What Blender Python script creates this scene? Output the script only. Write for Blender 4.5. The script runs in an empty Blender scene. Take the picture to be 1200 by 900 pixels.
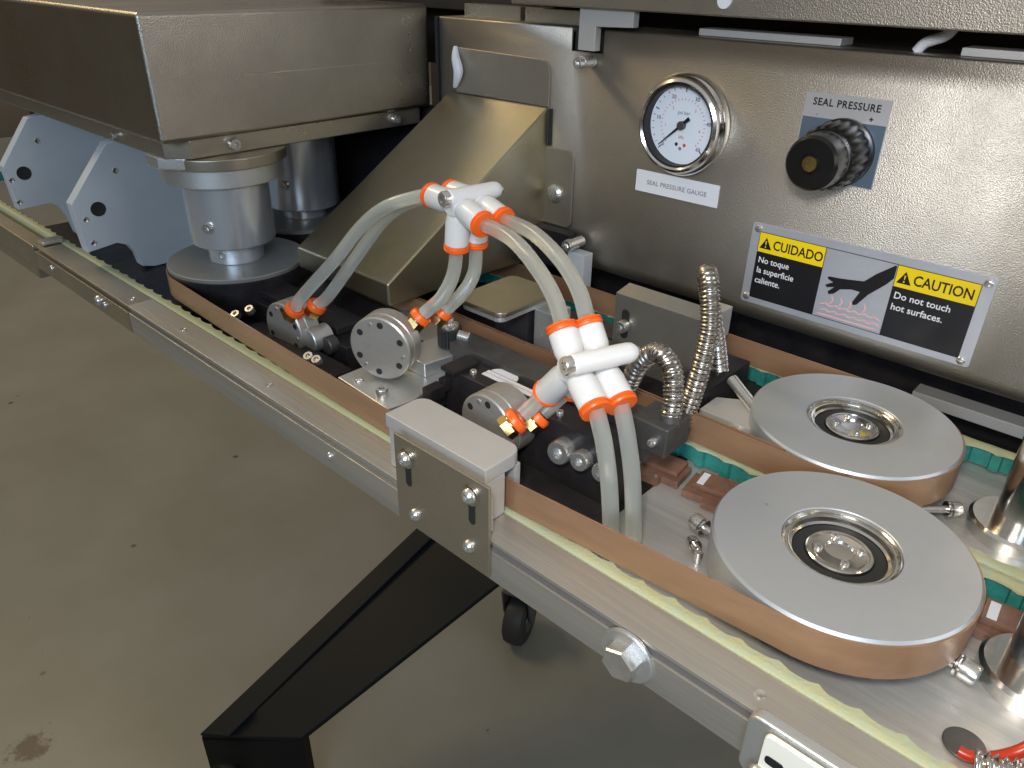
import bpy, bmesh, math, random
from mathutils import Vector, Matrix
random.seed(4)
R = math.radians
PI = math.pi
# ---------------------------------------------------------------- camera, world, lamps, exposure
K = 0.000625                 # one drawing unit in metres
FLOOR = 1360                 # the rail top stands 1360 units (0.85 m) above the floor
def W(p): return Vector((p[0]*K, p[1]*K, (p[2]+FLOOR)*K))
sc = bpy.context.scene
cam = bpy.data.objects.new('camera', bpy.data.cameras.new('camera'))
sc.collection.objects.link(cam)
ax = Vector((.7321894, .6809041, .0163817)); ay = -Vector((.3411304, -.3457943, -.8741032)); az = -Vector((-.5895157, .6455973, -.4854640))
M4 = Matrix((ax, ay, az)).transposed().to_4x4(); M4.translation = W((0, 0, 240))
cam.matrix_world = M4
cam.data.sensor_width = 36; cam.data.lens = 886.787/1200*36
cam.data.clip_start = .005; cam.data.clip_end = 60
sc.camera = cam
world = bpy.data.worlds.new('World'); sc.world = world; world.use_nodes = True
wn = world.node_tree; bg = wn.nodes['Background']
tc = wn.nodes.new('ShaderNodeTexCoord'); sx = wn.nodes.new('ShaderNodeSeparateXYZ')
rp = wn.nodes.new('ShaderNodeValToRGB'); nz = wn.nodes.new('ShaderNodeTexNoise'); ma = wn.nodes.new('ShaderNodeMath'); mb = wn.nodes.new('ShaderNodeMath')
wn.links.new(tc.outputs['Generated'], sx.inputs[0]); wn.links.new(tc.outputs['Generated'], nz.inputs['Vector'])
nz.inputs['Scale'].default_value = 2.2; nz.inputs['Detail'].default_value = 3
ma.operation = 'MULTIPLY_ADD'; ma.inputs[1].default_value = .5; ma.inputs[2].default_value = .25
mb.operation = 'MULTIPLY_ADD'; mb.inputs[1].default_value = .5
wn.links.new(sx.outputs['Z'], ma.inputs[0]); wn.links.new(nz.outputs['Fac'], mb.inputs[0]); wn.links.new(ma.outputs[0], mb.inputs[2])
wn.links.new(mb.outputs[0], rp.inputs[0])
cr = rp.color_ramp; cr.elements[0].position = .25; cr.elements[0].color = (.016, .012, .007, 1)
cr.elements[1].position = .95; cr.elements[1].color = (.80, .80, .80, 1)
e = cr.elements.new(.55); e.color = (.15, .125, .09, 1)
wn.links.new(rp.outputs[0], bg.inputs[0]); bg.inputs[1].default_value = .52
def area(name, loc, target, sx_, sy_, power, col):
    l = bpy.data.lights.new(name, 'AREA'); l.shape = 'RECTANGLE'; l.size = sx_; l.size_y = sy_; l.energy = power; l.color = col
    o = bpy.data.objects.new(name, l); sc.collection.objects.link(o); o.location = W(loc)
    d = W(target)-o.location; o.rotation_euler = d.to_track_quat('-Z', 'Y').to_euler(); return o
fl = bpy.data.lights.new('camera_flash', 'SPOT'); fl.energy = 2.45; fl.color = (1, .955, .89); fl.spot_size = R(92); fl.spot_blend = 1; fl.shadow_soft_size = .02
fo = bpy.data.objects.new('camera_flash', fl); sc.collection.objects.link(fo); fo.location = W((-10, -30, 330))
fo.rotation_euler = (W((-95, 320, 20))-fo.location).to_track_quat('-Z', 'Y').to_euler()
area('ceiling_lamp', (-4200, -300, 3200), (-3200, 900, -1360), 1.2, .4, 38, (1, .78, .44))
area('cool_fill', (900, -1900, 900), (-900, 900, -1360), .9, .5, 15, (.60, .78, 1))  # added fill out of view, cools the near floor and rail face
area('side_fill', (2300, 900, 700), (-500, 350, 60), 1.0, .8, 7, (.95, .96, 1))  # added fill out of view, brightens the cover's right face and collars
sc.view_settings.view_transform = 'Standard'; sc.view_settings.look = 'None'
sc.view_settings.exposure = .04; sc.view_settings.gamma = 1; sc.view_settings.use_curve_mapping = False

# ---------------------------------------------------------------- materials
def mat(name, col, metal=0., rough=.5, var=.0, vscale=60, bump=0., bscale=900, stretch=(1, 1, 1), rvar=.0, trans=0., ior=1.5, col2=None, coat=0., sss=0., detail=6):
    m = bpy.data.materials.new(name); m.use_nodes = True; n = m.node_tree; b = n.nodes['Principled BSDF']
    b.inputs['Base Color'].default_value = (*col, 1); b.inputs['Metallic'].default_value = metal; b.inputs['Roughness'].default_value = rough
    b.inputs['Transmission Weight'].default_value = trans; b.inputs['IOR'].default_value = ior; b.inputs['Coat Weight'].default_value = coat
    if sss: b.inputs['Subsurface Weight'].default_value = sss; b.inputs['Subsurface Scale'].default_value = .003
    t = n.nodes.new('ShaderNodeTexCoord'); mp = n.nodes.new('ShaderNodeMapping'); mp.inputs['Scale'].default_value = stretch
    n.links.new(t.outputs['Object'], mp.inputs[0])
    if var or rvar:
        z = n.nodes.new('ShaderNodeTexNoise'); z.inputs['Scale'].default_value = vscale; z.inputs['Detail'].default_value = detail; z.inputs['Roughness'].default_value = .65
        n.links.new(mp.outputs[0], z.inputs['Vector'])
        if var:
            x = n.nodes.new('ShaderNodeMix'); x.data_type = 'RGBA'
            c2 = col2 or tuple(c*(1-var) for c in col)
            r = n.nodes.new('ShaderNodeMapRange'); r.inputs[1].default_value = .35; r.inputs[2].default_value = .68
            n.links.new(z.outputs['Fac'], r.inputs[0]); n.links.new(r.outputs[0], x.inputs[0])
            x.inputs[6].default_value = (*col, 1); x.inputs[7].default_value = (*c2, 1)
            n.links.new(x.outputs[2], b.inputs['Base Color'])
        if rvar:
            r = n.nodes.new('ShaderNodeMapRange'); r.inputs[1].default_value = .3; r.inputs[2].default_value = .7
            r.inputs[3].default_value = max(.03, rough-rvar); r.inputs[4].default_value = rough+rvar
            n.links.new(z.outputs['Fac'], r.inputs[0]); n.links.new(r.outputs[0], b.inputs['Roughness'])
    if bump:
        z2 = n.nodes.new('ShaderNodeTexNoise'); z2.inputs['Scale'].default_value = bscale; z2.inputs['Detail'].default_value = 3
        bp = n.nodes.new('ShaderNodeBump'); bp.inputs['Strength'].default_value = bump; bp.inputs['Distance'].default_value = .0004
        n.links.new(mp.outputs[0], z2.inputs['Vector']); n.links.new(z2.outputs['Fac'], bp.inputs['Height']); n.links.new(bp.outputs[0], b.inputs['Normal'])
    return m
M = dict(
 panel=mat('blasted_steel', (.49, .44, .375), 1, .45, .2, 11, .5, 1900, rvar=.1),
 box=mat('brown_grained_steel', (.47, .425, .36), 1, .31, .24, 12, .5, 1900, rvar=.1),
 hood=mat('golden_steel', (.53, .505, .43), 1, .36, .4, 12, .25, 1500, rvar=.1, col2=(.40, .35, .20)),
 plate=mat('satin_steel_plate', (.47, .42, .33), .85, .30, .12, 40, .12, 700, rvar=.06),
 rail=mat('brushed_aluminium', (.54, .51, .45), .7, .40, .3, 110, .25, 900, stretch=(.05, 1, 1), rvar=.08),
 base=mat('scratched_aluminium', (.64, .63, .60), .6, .42, .3, 150, .25, 900, stretch=(.08, 1, 1), rvar=.1),
 pulley=mat('anodised_aluminium', (.52, .535, .55), .65, .44, .05, 60, .06, 1800, rvar=.04),
 alu=mat('cast_aluminium', (.66, .66, .64), .85, .45, .1, 80, .2, 1200, rvar=.07),
 white_alu=mat('pale_anodised_block', (.52, .505, .48), .4, .48, .06, 60, .15, 1600),
 blue_alu=mat('bluish_grey_plate', (.62, .65, .68), .25, .42, .08, 40, .1, 1200),
 turned=mat('turned_aluminium', (.74, .77, .81), .75, .27, .05, 50, .05, 1500, stretch=(.1, .1, 1)),
 disc=mat('matte_drive_disc', (.34, .34, .32), .6, .42, .1, 60),
 chrome=mat('bright_steel', (.78, .76, .72), 1, .16, .1, 200, rvar=.06),
 bolt=mat('zinc_steel', (.72, .70, .66), .85, .26, .2, 300, rvar=.08),
 valve=mat('nickel_valve_body', (.58, .545, .50), .7, .38, .2, 140, .15, 1500, rvar=.08),
 brass=mat('brass', (.55, .40, .16), 1, .28, .2, 300),
 black=mat('black_anodised', (.018, .017, .02), .2, .38, .4, 90, .15, 1200, rvar=.1, col2=(.035, .03, .03)),
 dark=mat('dark_oxide_steel', (.12, .115, .11), .6, .45, .35, 90, .2, 1200, rvar=.08),
 rubber=mat('black_rubber', (.015, .015, .015), 0, .6),
 band=mat('brown_coated_band', (.35, .20, .11), .15, .34, .35, 60, .12, 2200, stretch=(.15, 1, 1), rvar=.08),
 belt_back=mat('yellow_green_belt_edge', (.42, .41, .22), 0, .6, .5, 300, .6, 900, col2=(.36, .42, .30), detail=9),
 belt_teeth=mat('teal_belt_teeth', (.03, .26, .22), 0, .6, .35, 300, .2, 900),
 white=mat('white_fitting_plastic', (.70, .69, .67), 0, .32, coat=.1),
 orange=mat('orange_release_ring', (.90, .13, .01), 0, .36, sss=.1),
 tube=mat('milky_tubing', (.88, .89, .82), 0, .3, trans=.82, ior=1.28, coat=.3),
 chip=mat('brown_phenolic', (.22, .115, .075), 0, .4, .4, 150, .2, 900, rvar=.1),
 black_plastic=mat('black_knob_plastic', (.005, .005, .005), 0, .3, bump=.05),
 label_white=mat('white_label', (.72, .72, .74), 0, .45),
 label_grey=mat('brushed_nameplate', (.62, .60, .60), .6, .4),
 label_blue=mat('slate_blue_print', (.10, .14, .18), .2, .4),
 sign=mat('anodised_sign_plate', (.62, .63, .68), .6, .42, .08, 60),
 yellow=mat('yellow_print', (.86, .62, .005), 0, .4),
 ink=mat('black_print', (.012, .012, .014), 0, .3),
 white_ink=mat('white_print', (.75, .75, .75), 0, .4),
 pink=mat('pale_red_print', (.78, .42, .40), 0, .4),
 red=mat('red_print', (.6, .08, .08), 0, .4),
 grey_ink=mat('grey_print', (.22, .22, .25), 0, .5),
 groove=mat('grey_groove_strip', (.13, .12, .115), 0, .5),
 sheet=mat('grey_folded_sheet', (.40, .39, .35), .8, .4, .1, 60, .15, 1500),
 hose=mat('dull_braid_steel', (.50, .47, .43), 1, .27, .2, 300, rvar=.06),
 dial=mat('dial_face', (.74, .78, .84), 0, .35),
 wire=mat('red_orange_wire', (.48, .035, .01), 0, .32),
 leg=mat('black_powder_coat', (.004, .0037, .0035), 0, .55, bump=.3, bscale=900),
 cream=mat('cream_plastic', (.80, .78, .68), 0, .4),
 tyre=mat('caster_tyre', (.03, .028, .025), 0, .55),
 inner=mat('dark_interior_wall', (.05, .042, .035), .3, .5, .3, 20),
)
def floor_mat():
    m = bpy.data.materials.new('painted_concrete'); m.use_nodes = True; n = m.node_tree; b = n.nodes['Principled BSDF']
    t = n.nodes.new('ShaderNodeTexCoord')
    z = n.nodes.new('ShaderNodeTexNoise'); z.inputs['Scale'].default_value = 3.2; z.inputs['Detail'].default_value = 10; z.inputs['Roughness'].default_value = .6
    r = n.nodes.new('ShaderNodeValToRGB'); r.color_ramp.elements[0].position = .35; r.color_ramp.elements[0].color = (.150, .142, .108, 1); r.color_ramp.elements[1].position = .7; r.color_ramp.elements[1].color = (.185, .178, .150, 1)
    v = n.nodes.new('ShaderNodeTexNoise'); v.inputs['Scale'].default_value = 26; v.inputs['Detail'].default_value = 6; v.inputs['Roughness'].default_value = .75
    r2 = n.nodes.new('ShaderNodeValToRGB'); r2.color_ramp.elements[0].position = .665; r2.color_ramp.elements[0].color = (1, 1, 1, 1); r2.color_ramp.elements[1].position = .72; r2.color_ramp.elements[1].color = (.35, .28, .2, 1)
    x = n.nodes.new('ShaderNodeMix'); x.data_type = 'RGBA'; x.blend_type = 'MULTIPLY'; x.inputs[0].default_value = 1
    for q in (z, v): n.links.new(t.outputs['Object'], q.inputs['Vector'])
    n.links.new(z.outputs['Fac'], r.inputs[0]); n.links.new(v.outputs['Fac'], r2.inputs[0])
    n.links.new(r.outputs[0], x.inputs[6]); n.links.new(r2.outputs[0], x.inputs[7])
    # small round specks of dirt
    vo = n.nodes.new('ShaderNodeTexVoronoi'); vo.inputs['Scale'].default_value = 7; n.links.new(t.outputs['Object'], vo.inputs['Vector'])
    wob = n.nodes.new('ShaderNodeMath'); wob.operation = 'MULTIPLY_ADD'; wob.inputs[1].default_value = .09; n.links.new(v.outputs['Fac'], wob.inputs[0]); n.links.new(vo.outputs['Distance'], wob.inputs[2])
    rs = n.nodes.new('ShaderNodeMapRange'); rs.inputs[1].default_value = .075; rs.inputs[2].default_value = .10; rs.inputs[3].default_value = 1; rs.inputs[4].default_value = 0; n.links.new(wob.outputs[0], rs.inputs[0])
    # one oily stain
    sb = n.nodes.new('ShaderNodeVectorMath'); sb.operation = 'DISTANCE'; sb.inputs[1].default_value = (-.975, .052, 0); n.links.new(t.outputs['Object'], sb.inputs[0])
    s2 = n.nodes.new('ShaderNodeMath'); s2.operation = 'MULTIPLY_ADD'; s2.inputs[1].default_value = .13; n.links.new(v.outputs['Fac'], s2.inputs[0]); n.links.new(sb.outputs['Value'], s2.inputs[2])
    r4 = n.nodes.new('ShaderNodeMapRange'); r4.inputs[1].default_value = .082; r4.inputs[2].default_value = .094; r4.inputs[3].default_value = 1; r4.inputs[4].default_value = 0; n.links.new(s2.outputs[0], r4.inputs[0])
    mx = n.nodes.new('ShaderNodeMath'); mx.operation = 'MAXIMUM'; n.links.new(rs.outputs[0], mx.inputs[0]); n.links.new(r4.outputs[0], mx.inputs[1])
    x3 = n.nodes.new('ShaderNodeMix'); x3.data_type = 'RGBA'; x3.inputs[7].default_value = (.055, .035, .022, 1)
    n.links.new(mx.outputs[0], x3.inputs[0]); n.links.new(x.outputs[2], x3.inputs[6]); n.links.new(x3.outputs[2], b.inputs['Base Color'])
    b.inputs['Roughness'].default_value = .42
    bp = n.nodes.new('ShaderNodeBump'); bp.inputs['Strength'].default_value = .15; bp.inputs['Distance'].default_value = .002; n.links.new(z.outputs['Fac'], bp.inputs['Height']); n.links.new(bp.outputs[0], b.inputs['Normal'])
    return m
M['floor'] = floor_mat()
for k_ in ('leg', 'black', 'tyre'): M[k_].node_tree.nodes['Principled BSDF'].inputs['Specular IOR Level'].default_value = .22

# ---------------------------------------------------------------- mesh helpers (drawing units; z = 0 is the rail top)
def V(*a): return Vector(a if len(a) == 3 else a[0])
def frame(axis):
    z = V(axis).normalized(); x = z.orthogonal().normalized()
    if abs(z.z) < .999: x = Vector((0, 0, 1)).cross(z).normalized()
    else: x = Vector((1, 0, 0))
    return x, z.cross(x), z
def box(bm, x0, x1, y0, y1, z0, z1):
    v = [bm.verts.new((x, y, z)) for z in (z0, z1) for y in (y0, y1) for x in (x0, x1)]
    for f in ((0, 2, 3, 1), (4, 5, 7, 6), (0, 1, 5, 4), (1, 3, 7, 5), (3, 2, 6, 7), (2, 0, 4, 6)): bm.faces.new([v[i] for i in f])
def lathe(bm, prof, o=(0, 0, 0), axis=(0, 0, 1), seg=40, cap=True):
    """prof: (radius, height) from bottom to top; radius may be a function of the angle"""
    x, y, z = frame(axis); o = V(o); rings = []
    for r, h in prof:
        if not callable(r) and r < 1e-6: rings.append([bm.verts.new(o+z*h)]); continue
        rings.append([bm.verts.new(o+z*h+(x*math.cos(a)+y*math.sin(a))*(r(a) if callable(r) else r)) for a in [2*PI*i/seg for i in range(seg)]])
    for A, B in zip(rings, rings[1:]):
        for i in range(seg):
            j = (i+1) % seg
            q = [A[i % len(A)], A[j % len(A)], B[j % len(B)], B[i % len(B)]]
            q = list(dict.fromkeys(q))
            if len(q) > 2: bm.faces.new(q)
    if cap:
        if len(rings[0]) > 1: bm.faces.new(rings[0][::-1])
        if len(rings[-1]) > 1: bm.faces.new(rings[-1])
def cyl(bm, a, b, r, seg=32, ch=0.):
    a = V(a); b = V(b); h = (b-a).length
    lathe(bm, [(r-ch, 0), (r, ch), (r, h-ch), (r-ch, h)] if ch else [(r, 0), (r, h)], a, b-a, seg)
def prism(bm, pts, vec):
    A = [bm.verts.new(V(p)) for p in pts]; B = [bm.verts.new(V(p)+V(vec)) for p in pts]
    bm.faces.new(A[::-1]); bm.faces.new(B)
    for i in range(len(A)):
        j = (i+1) % len(A); bm.faces.new((A[i], A[j], B[j], B[i]))
def rrect(x0, x1, y0, y1, r, n=5):
    o = []
    for cx, cy, a0 in ((x1-r, y1-r, 0), (x0+r, y1-r, 90), (x0+r, y0+r, 180), (x1-r, y0+r, 270)):
        for k in range(n+1): a = R(a0+90*k/n); o.append((cx+r*math.cos(a), cy+r*math.sin(a)))
    return o
def smooth_path(P, n=8):
    P = [V(p) for p in P]; 
    if len(P) == 2: return [P[0].lerp(P[1], i/4) for i in range(5)]
    Q = [P[0]*2-P[1]]+P+[P[-1]*2-P[-2]]; o = []
    for i in range(1, len(Q)-2):
        for k in range(n):
            t = k/n; a, b, c, d = Q[i-1:i+3]
            o.append(.5*((2*b)+(c-a)*t+(2*a-5*b+4*c-d)*t*t+(3*b-a-3*c+d)*t**3))
    o.append(P[-1]); return o
def tube(bm, pts, r, seg=16, rad=None):
    rings = []; up = None; s = 0
    for i, p in enumerate(pts):
        t = (pts[min(i+1, len(pts)-1)]-pts[max(i-1, 0)]).normalized()
        if i: s += (p-pts[i-1]).length
        if up is None: up = t.orthogonal().normalized()
        up = (up-t*up.dot(t)).normalized(); w = t.cross(up); rr = rad(s) if rad else r
        rings.append([bm.verts.new(p+(up*math.cos(a)+w*math.sin(a))*rr) for a in [2*PI*k/seg for k in range(seg)]])
    for A, B in zip(rings, rings[1:]):
        for k in range(seg): bm.faces.new((A[k], A[(k+1) % seg], B[(k+1) % seg], B[k]))
    bm.faces.new(rings[0][::-1]); bm.faces.new(rings[-1])
def resample(pts, step):
    o = [pts[0]]; acc = 0
    for a, b in zip(pts, pts[1:]):
        l = (b-a).length; t = step-acc
        while t <= l: o.append(a.lerp(b, t/l)); t += step
        acc = (acc+l) % step
    return o
BM = bmesh.new
def mesh_of(name, bm, m, bev=0., origin=(0, 0, 0), ang=28):
    bmesh.ops.recalc_face_normals(bm, faces=bm.faces)
    if bev:
        ed = [e for e in bm.edges if len(e.link_faces) == 2 and e.calc_face_angle(0) > R(40)]
        bmesh.ops.bevel(bm, geom=ed, offset=bev, segments=3 if bev >= 1 else 2, affect='EDGES', clamp_overlap=True, profile=.5)
    o = V(origin)
    for v in bm.verts: v.co = (v.co-o)*K
    me = bpy.data.meshes.new(name); bm.to_mesh(me); bm.free()
    me.polygons.foreach_set('use_smooth', [True]*len(me.polygons)); me.set_sharp_from_angle(angle=R(34 if bev and ang == 28 else ang))
    if bev: me['wn'] = 1
    me.materials.append(m); return me
WN = []
def link(name, data, parent=None, loc=(0, 0, 0)):
    o = bpy.data.objects.new(name, data); sc.collection.objects.link(o)
    if data is not None and data.get('wn'):
        w = o.modifiers.new('weighted_normals', 'WEIGHTED_NORMAL'); w.keep_sharp = True; w.weight = 80
    if parent is not None: o.parent = parent; o.location = V(loc)*K if parent is not None else loc
    else: o.location = W(loc)
    return o
def tag(o, label=None, cat=None, group=None, kind=None):
    if label: o['label'] = label
    if cat: o['category'] = cat
    if group: o['group'] = group
    if kind: o['kind'] = kind
    return o
class T:
    """a thing: an Empty at its base; parts are given in scene drawing coordinates"""
    def __init__(s, name, label, cat, loc, group=None):
        s.loc = V(loc); s.e = tag(link(name, None, None, loc), label, cat, group); s.e.empty_display_size = .01
    def add(s, name, bm, m, bev=0., parent=None, label=None, kind=None, ang=28):
        o = link(name, mesh_of(name, bm, M[m] if isinstance(m, str) else m, bev, s.loc, ang), parent or s.e)
        if label: o['label'] = label
        if kind: o['kind'] = kind
        return o
    def place(s, name, me, at, axis, parent=None, roll=0., scale=1):
        o = link(name, me, parent or s.e, V(at)-s.loc); x, y, z = frame(axis)
        o.matrix_basis = Matrix.Translation((V(at)-s.loc)*K) @ Matrix((x, y, z)).transposed().to_4x4() @ Matrix.Rotation(roll, 4, 'Z') @ Matrix.Scale(scale, 4)
        return o
def solo(name, bm, m, label, cat, loc, bev=0., group=None, kind=None, ang=28):
    return tag(link(name, mesh_of(name, bm, M[m], bev, loc, ang), None, loc), label, cat, group, kind)
# shared screw meshes, head axis +Z, seat at z = 0
def hexr(r): return lambda a: r*math.cos(PI/6)/math.cos((a % (PI/3))-PI/6)
def socket_screw(r, h):
    bm = BM(); k = r*.52
    lathe(bm, [(r, 0), (r, h*.85), (r*.9, h), (hexr(k), h), (hexr(k), h*.35), (0, h*.3)], seg=24); return mesh_of('socket_screw', bm, M['bolt'])
def button_screw(r, h):
    bm = BM(); k = r*.4
    lathe(bm, [(r, 0), (r*.97, h*.35), (r*.8, h*.75), (r*.55, h), (hexr(k), h), (hexr(k), h*.5), (0, h*.45)], seg=24); return mesh_of('button_screw', bm, M['bolt'])
def pan_screw(r, h):
    bm = BM(); lathe(bm, [(r, 0), (r*.98, h*.3), (r*.8, h*.7), (r*.45, h*.95), (0, h)], seg=20); return mesh_of('pan_screw', bm, M['bolt'])
def hex_head(r, h):
    bm = BM(); lathe(bm, [(hexr(r), 0), (hexr(r), h*.86), (hexr(r*.93), h), (r*.75, h*.97), (0, h*.97)], seg=48); return mesh_of('hex_head', bm, M['bolt'], ang=20)
S4 = socket_screw(4, 5); S3 = socket_screw(3, 4); B4 = button_screw(4.6, 3.2); B3 = button_screw(3, 2); P2 = pan_screw(2, 1.1)
def text(s, size, m, at, bold=.0, spacing=1., align='LEFT', rot=0., squash=1.):
    """lettering standing on a panel that faces -Y; returns (mesh, matrix-free vertices in drawing units relative to at)"""
    c = bpy.data.curves.new('lettering', 'FONT'); c.body = s; c.size = size; c.offset = bold; c.space_character = spacing; c.align_x = align; c.extrude = .04; c.resolution_u = 3
    o = bpy.data.objects.new('lettering', c); sc.collection.objects.link(o)
    dg = bpy.context.evaluated_depsgraph_get(); me = bpy.data.meshes.new_from_object(o.evaluated_get(dg))
    sc.collection.objects.unlink(o); bpy.data.objects.remove(o)
    me.name = 'lettering'; me.transform(Matrix.Scale(K, 4) @ Matrix.Scale(squash, 4, (1, 0, 0)) @ Matrix.Rotation(rot, 4, 'Z') if False else Matrix.Scale(K, 4))
    me.transform(Matrix.Rotation(rot, 4, 'Z') @ Matrix.Diagonal((squash, 1, 1, 1))); me.transform(Matrix.Rotation(PI/2, 4, 'X'))
    me.materials.clear(); me.materials.append(M[m]); return me
def put_text(t, name, *a, parent=None, **k):
    me = text(*a, **k); o = link(name, me, parent or t.e, V(a[3])-t.loc); return o
X, Y, Z = V(1, 0, 0), V(0, 1, 0), V(0, 0, 1)

# ---------------------------------------------------------------- the setting
bm = BM(); box(bm, -9000, 6000, -5000, 9000, -FLOOR-60, -FLOOR)
solo('floor', bm, 'floor', None, None, (0, 0, -FLOOR), kind='structure')
bm = BM(); box(bm, -2600, 800, 2300, 2400, -FLOOR, 900)
solo('back_wall', bm, 'inner', None, None, (0, 2300, -FLOOR), kind='structure')

# black leg beneath the machine
t = T('machine_leg', 'black sheet metal leg sloping down to the floor beneath the front rail', 'machine leg', (-1040, 500, -FLOOR))
A = [(-1131, 316, -1150), (-980, 455, -1150), (-767, 960, -823), (-1048, 1010, -826)]
bm = BM(); prism(bm, A, (0, 0, -14)); t.add('beam', bm, 'leg', 3)
bm = BM(); prism(bm, [(-1131, 316, -1149), (-1085, 352, -1149), (-1000, 1010, -825), (-1048, 1010, -825)], (0, 0, 8)); t.add('flange', bm, 'leg', 2)
bm = BM(); prism(bm, [(-1131, 316, -1152), (-980, 455, -1152), (-995, 480, -1152), (-1120, 350, -1152)], (0, 0, -208)); t.add('end_plate', bm, 'leg', 2)
bm = BM(); prism(bm, [(-830, 960, -838), (-790, 1000, -838), (-830, 1040, -838), (-980, 1040, -838)], (0, 0, 800)); t.add('upright', bm, 'leg', 2)
bm = BM(); cyl(bm, (-1062, 330, -1185), (-1030, 300, -1215), 26, ch=3); t.add('pivot_boss', bm, 'leg')
bm = BM(); lathe(bm, [(3.5, 0), (3, 2.5), (0, 3)], (-985, 690, -1001), (0, .3, 1)); t.add('screw', bm, 'bolt')
t = T('caster', 'black rubber caster wheel on the floor behind the black leg', 'caster', (-960, 1105, -FLOOR))
bm = BM(); a = V(.9, .35, 0).normalized(); c = V(-965, 1105, -FLOOR+72)
lathe(bm, [(30, -28), (60, -28), (69, -22), (72, -10), (72, 10), (69, 22), (60, 28), (30, 28)], c, a, 48); t.add('tyre', bm, 'tyre')
bm = BM(); lathe(bm, [(12, -30), (32, -29.5), (32, 29.5), (12, 30)], c, a, 32); t.add('rim', bm, 'dark')
bm = BM()
for s in (-1, 1): prism(bm, [c+a*s*34+V(0, 0, -12), c+a*s*34+V(8, -22, 30), c+a*s*34+V(8, -30, 100), c+a*s*34+V(-8, 30, 100), c+a*s*34+V(-8, 22, 30)], a*s*4)
prism(bm, [c+a*38+V(8, -30, 100), c+a*38+V(-8, 30, 100), c-a*38+V(-8, 30, 100), c-a*38+V(8, -30, 100)], (0, 0, 6)); t.add('fork', bm, 'dark')

# ---------------------------------------------------------------- front rail
t = T('front_rail', 'long aluminium front rail with a grooved face and a hex bolt', 'rail', (-300, 205, -24))
def rail_prof(x): return [(x, 199.7, 0), (x, 219, 0), (x, 219, -24), (x, 199.2, -24), (x, 199.2, -6.2), (x, 202.6, -6.2), (x, 202.6, -2.2), (x, 199.7, -2.2)]
bm = BM(); prism(bm, rail_prof(-594), (594+170, 0, 0)); t.add('rail_bar', bm, 'rail', .35)
bm = BM(); prism(bm, rail_prof(-800), (205, 0, 0)); t.add('rail_bar', bm, 'plate', .35, label='darker left length of the rail')  # darker metal puts the flash falloff into the colour
bm = BM(); box(bm, -192, 170, 200.3, 203.2, -5.6, -2.25); t.add('groove_strip', bm, 'groove')
for x, z in ((-642, -14), (-325, -14), (-760, -13)): t.place('screw', B3, (x, 199.2, z), -Y, scale=.9)
t.place('screw', B4, (-655, 199.2, -14), -Y)
for x, y in ((-604, 208), (-402, 208), (-60, 208), (-520, 209)):
    bm = BM(); lathe(bm, [(2.2, 0), (2, .7), (1.2, .5), (0, .2)], (x, y, 0)); t.add('countersunk_screw', bm, 'bolt')
bm = BM(); lathe(bm, [(13, 0), (13, 1.2), (12.2, 1.8), (5, 1.8)], (-113, 199.2, -13), -Y); w = t.add('washer', bm, 'alu')
H8 = hex_head(8.2, 6.5); t.place('hex_bolt', H8, (-113, 197.4, -13), -Y, roll=.35)
# end bracket at the far left
t = T('rail_end_block', 'dull brown end block at the far left end of the front rail', 'end block', (-880, 225, -90))
bm = BM(); box(bm, -1060, -802, 199, 214, -26, -2); box(bm, -1060, -812, 200, 213, -38, -26.2); t.add('block', bm, 'plate', 1)
bm = BM(); box(bm, -800, -786, 204, 222, .6, 4); t.add('stop_plate', bm, 'bolt', .8)

# ---------------------------------------------------------------- base plates and under-structure
t = T('base_plate', 'brushed aluminium base plate beneath the two round pulleys', 'base plate', (0, 340, -20))
bm = BM(); box(bm, -172, 180, 228.5, 470, -22, -14); t.add('plate', bm, 'base', .3)
bm = BM(); cyl(bm, (3, 252, -13.9), (3, 252, -12.6), 7.5, 32, .3); t.add('hole_plug', bm, 'dark')
bm = BM(); prism(bm, [(-78, 226, -13.8), (-78, 221, -13.8), (-66, 221, -13.8), (-60, 234, -13.8), (-68, 239, -13.8), (-80, 238, -13.8)], (0, 0, 1.2)); t.add('shim', bm, 'white_alu', .2)
t = T('heater_bed', 'black bed between the belts left of the pulleys', 'machine bed', (-400, 340, -20))
bm = BM(); box(bm, -900, -172.6, 232, 475, -24, -13.5); t.add('plate', bm, 'black', .3)
bm = BM(); box(bm, -500, -172.8, 236, 262, -13.4, -3); t.add('front_ledge', bm, 'black', .6)
bm = BM(); box(bm, -540, -400, 268, 334, -13.3, 6); box(bm, -530, -420, 275, 300, 6.2, 12); t.add('left_block', bm, 'black', 1)
bm = BM(); box(bm, -420, -186, 311, 336, -13.2, 8); t.add('guide_strip', bm, 'alu', .6)
bm = BM(); box(bm, -470, -380, 240, 258, -2.8, 1); t.add('small_plate', bm, 'black', .4)
for p in ((-520, 252, -3), (-412, 246, 1.2), (-404, 247, 1.2), (-508, 258, 3), (-350, 300, 5)): t.place('screw', S4, p, (0.2, -.5, 1), scale=.9)
bm = BM(); box(bm, -900, 180, 462.6, 478, -30, -16); t.add('rear_wall', bm, 'black')

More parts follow.
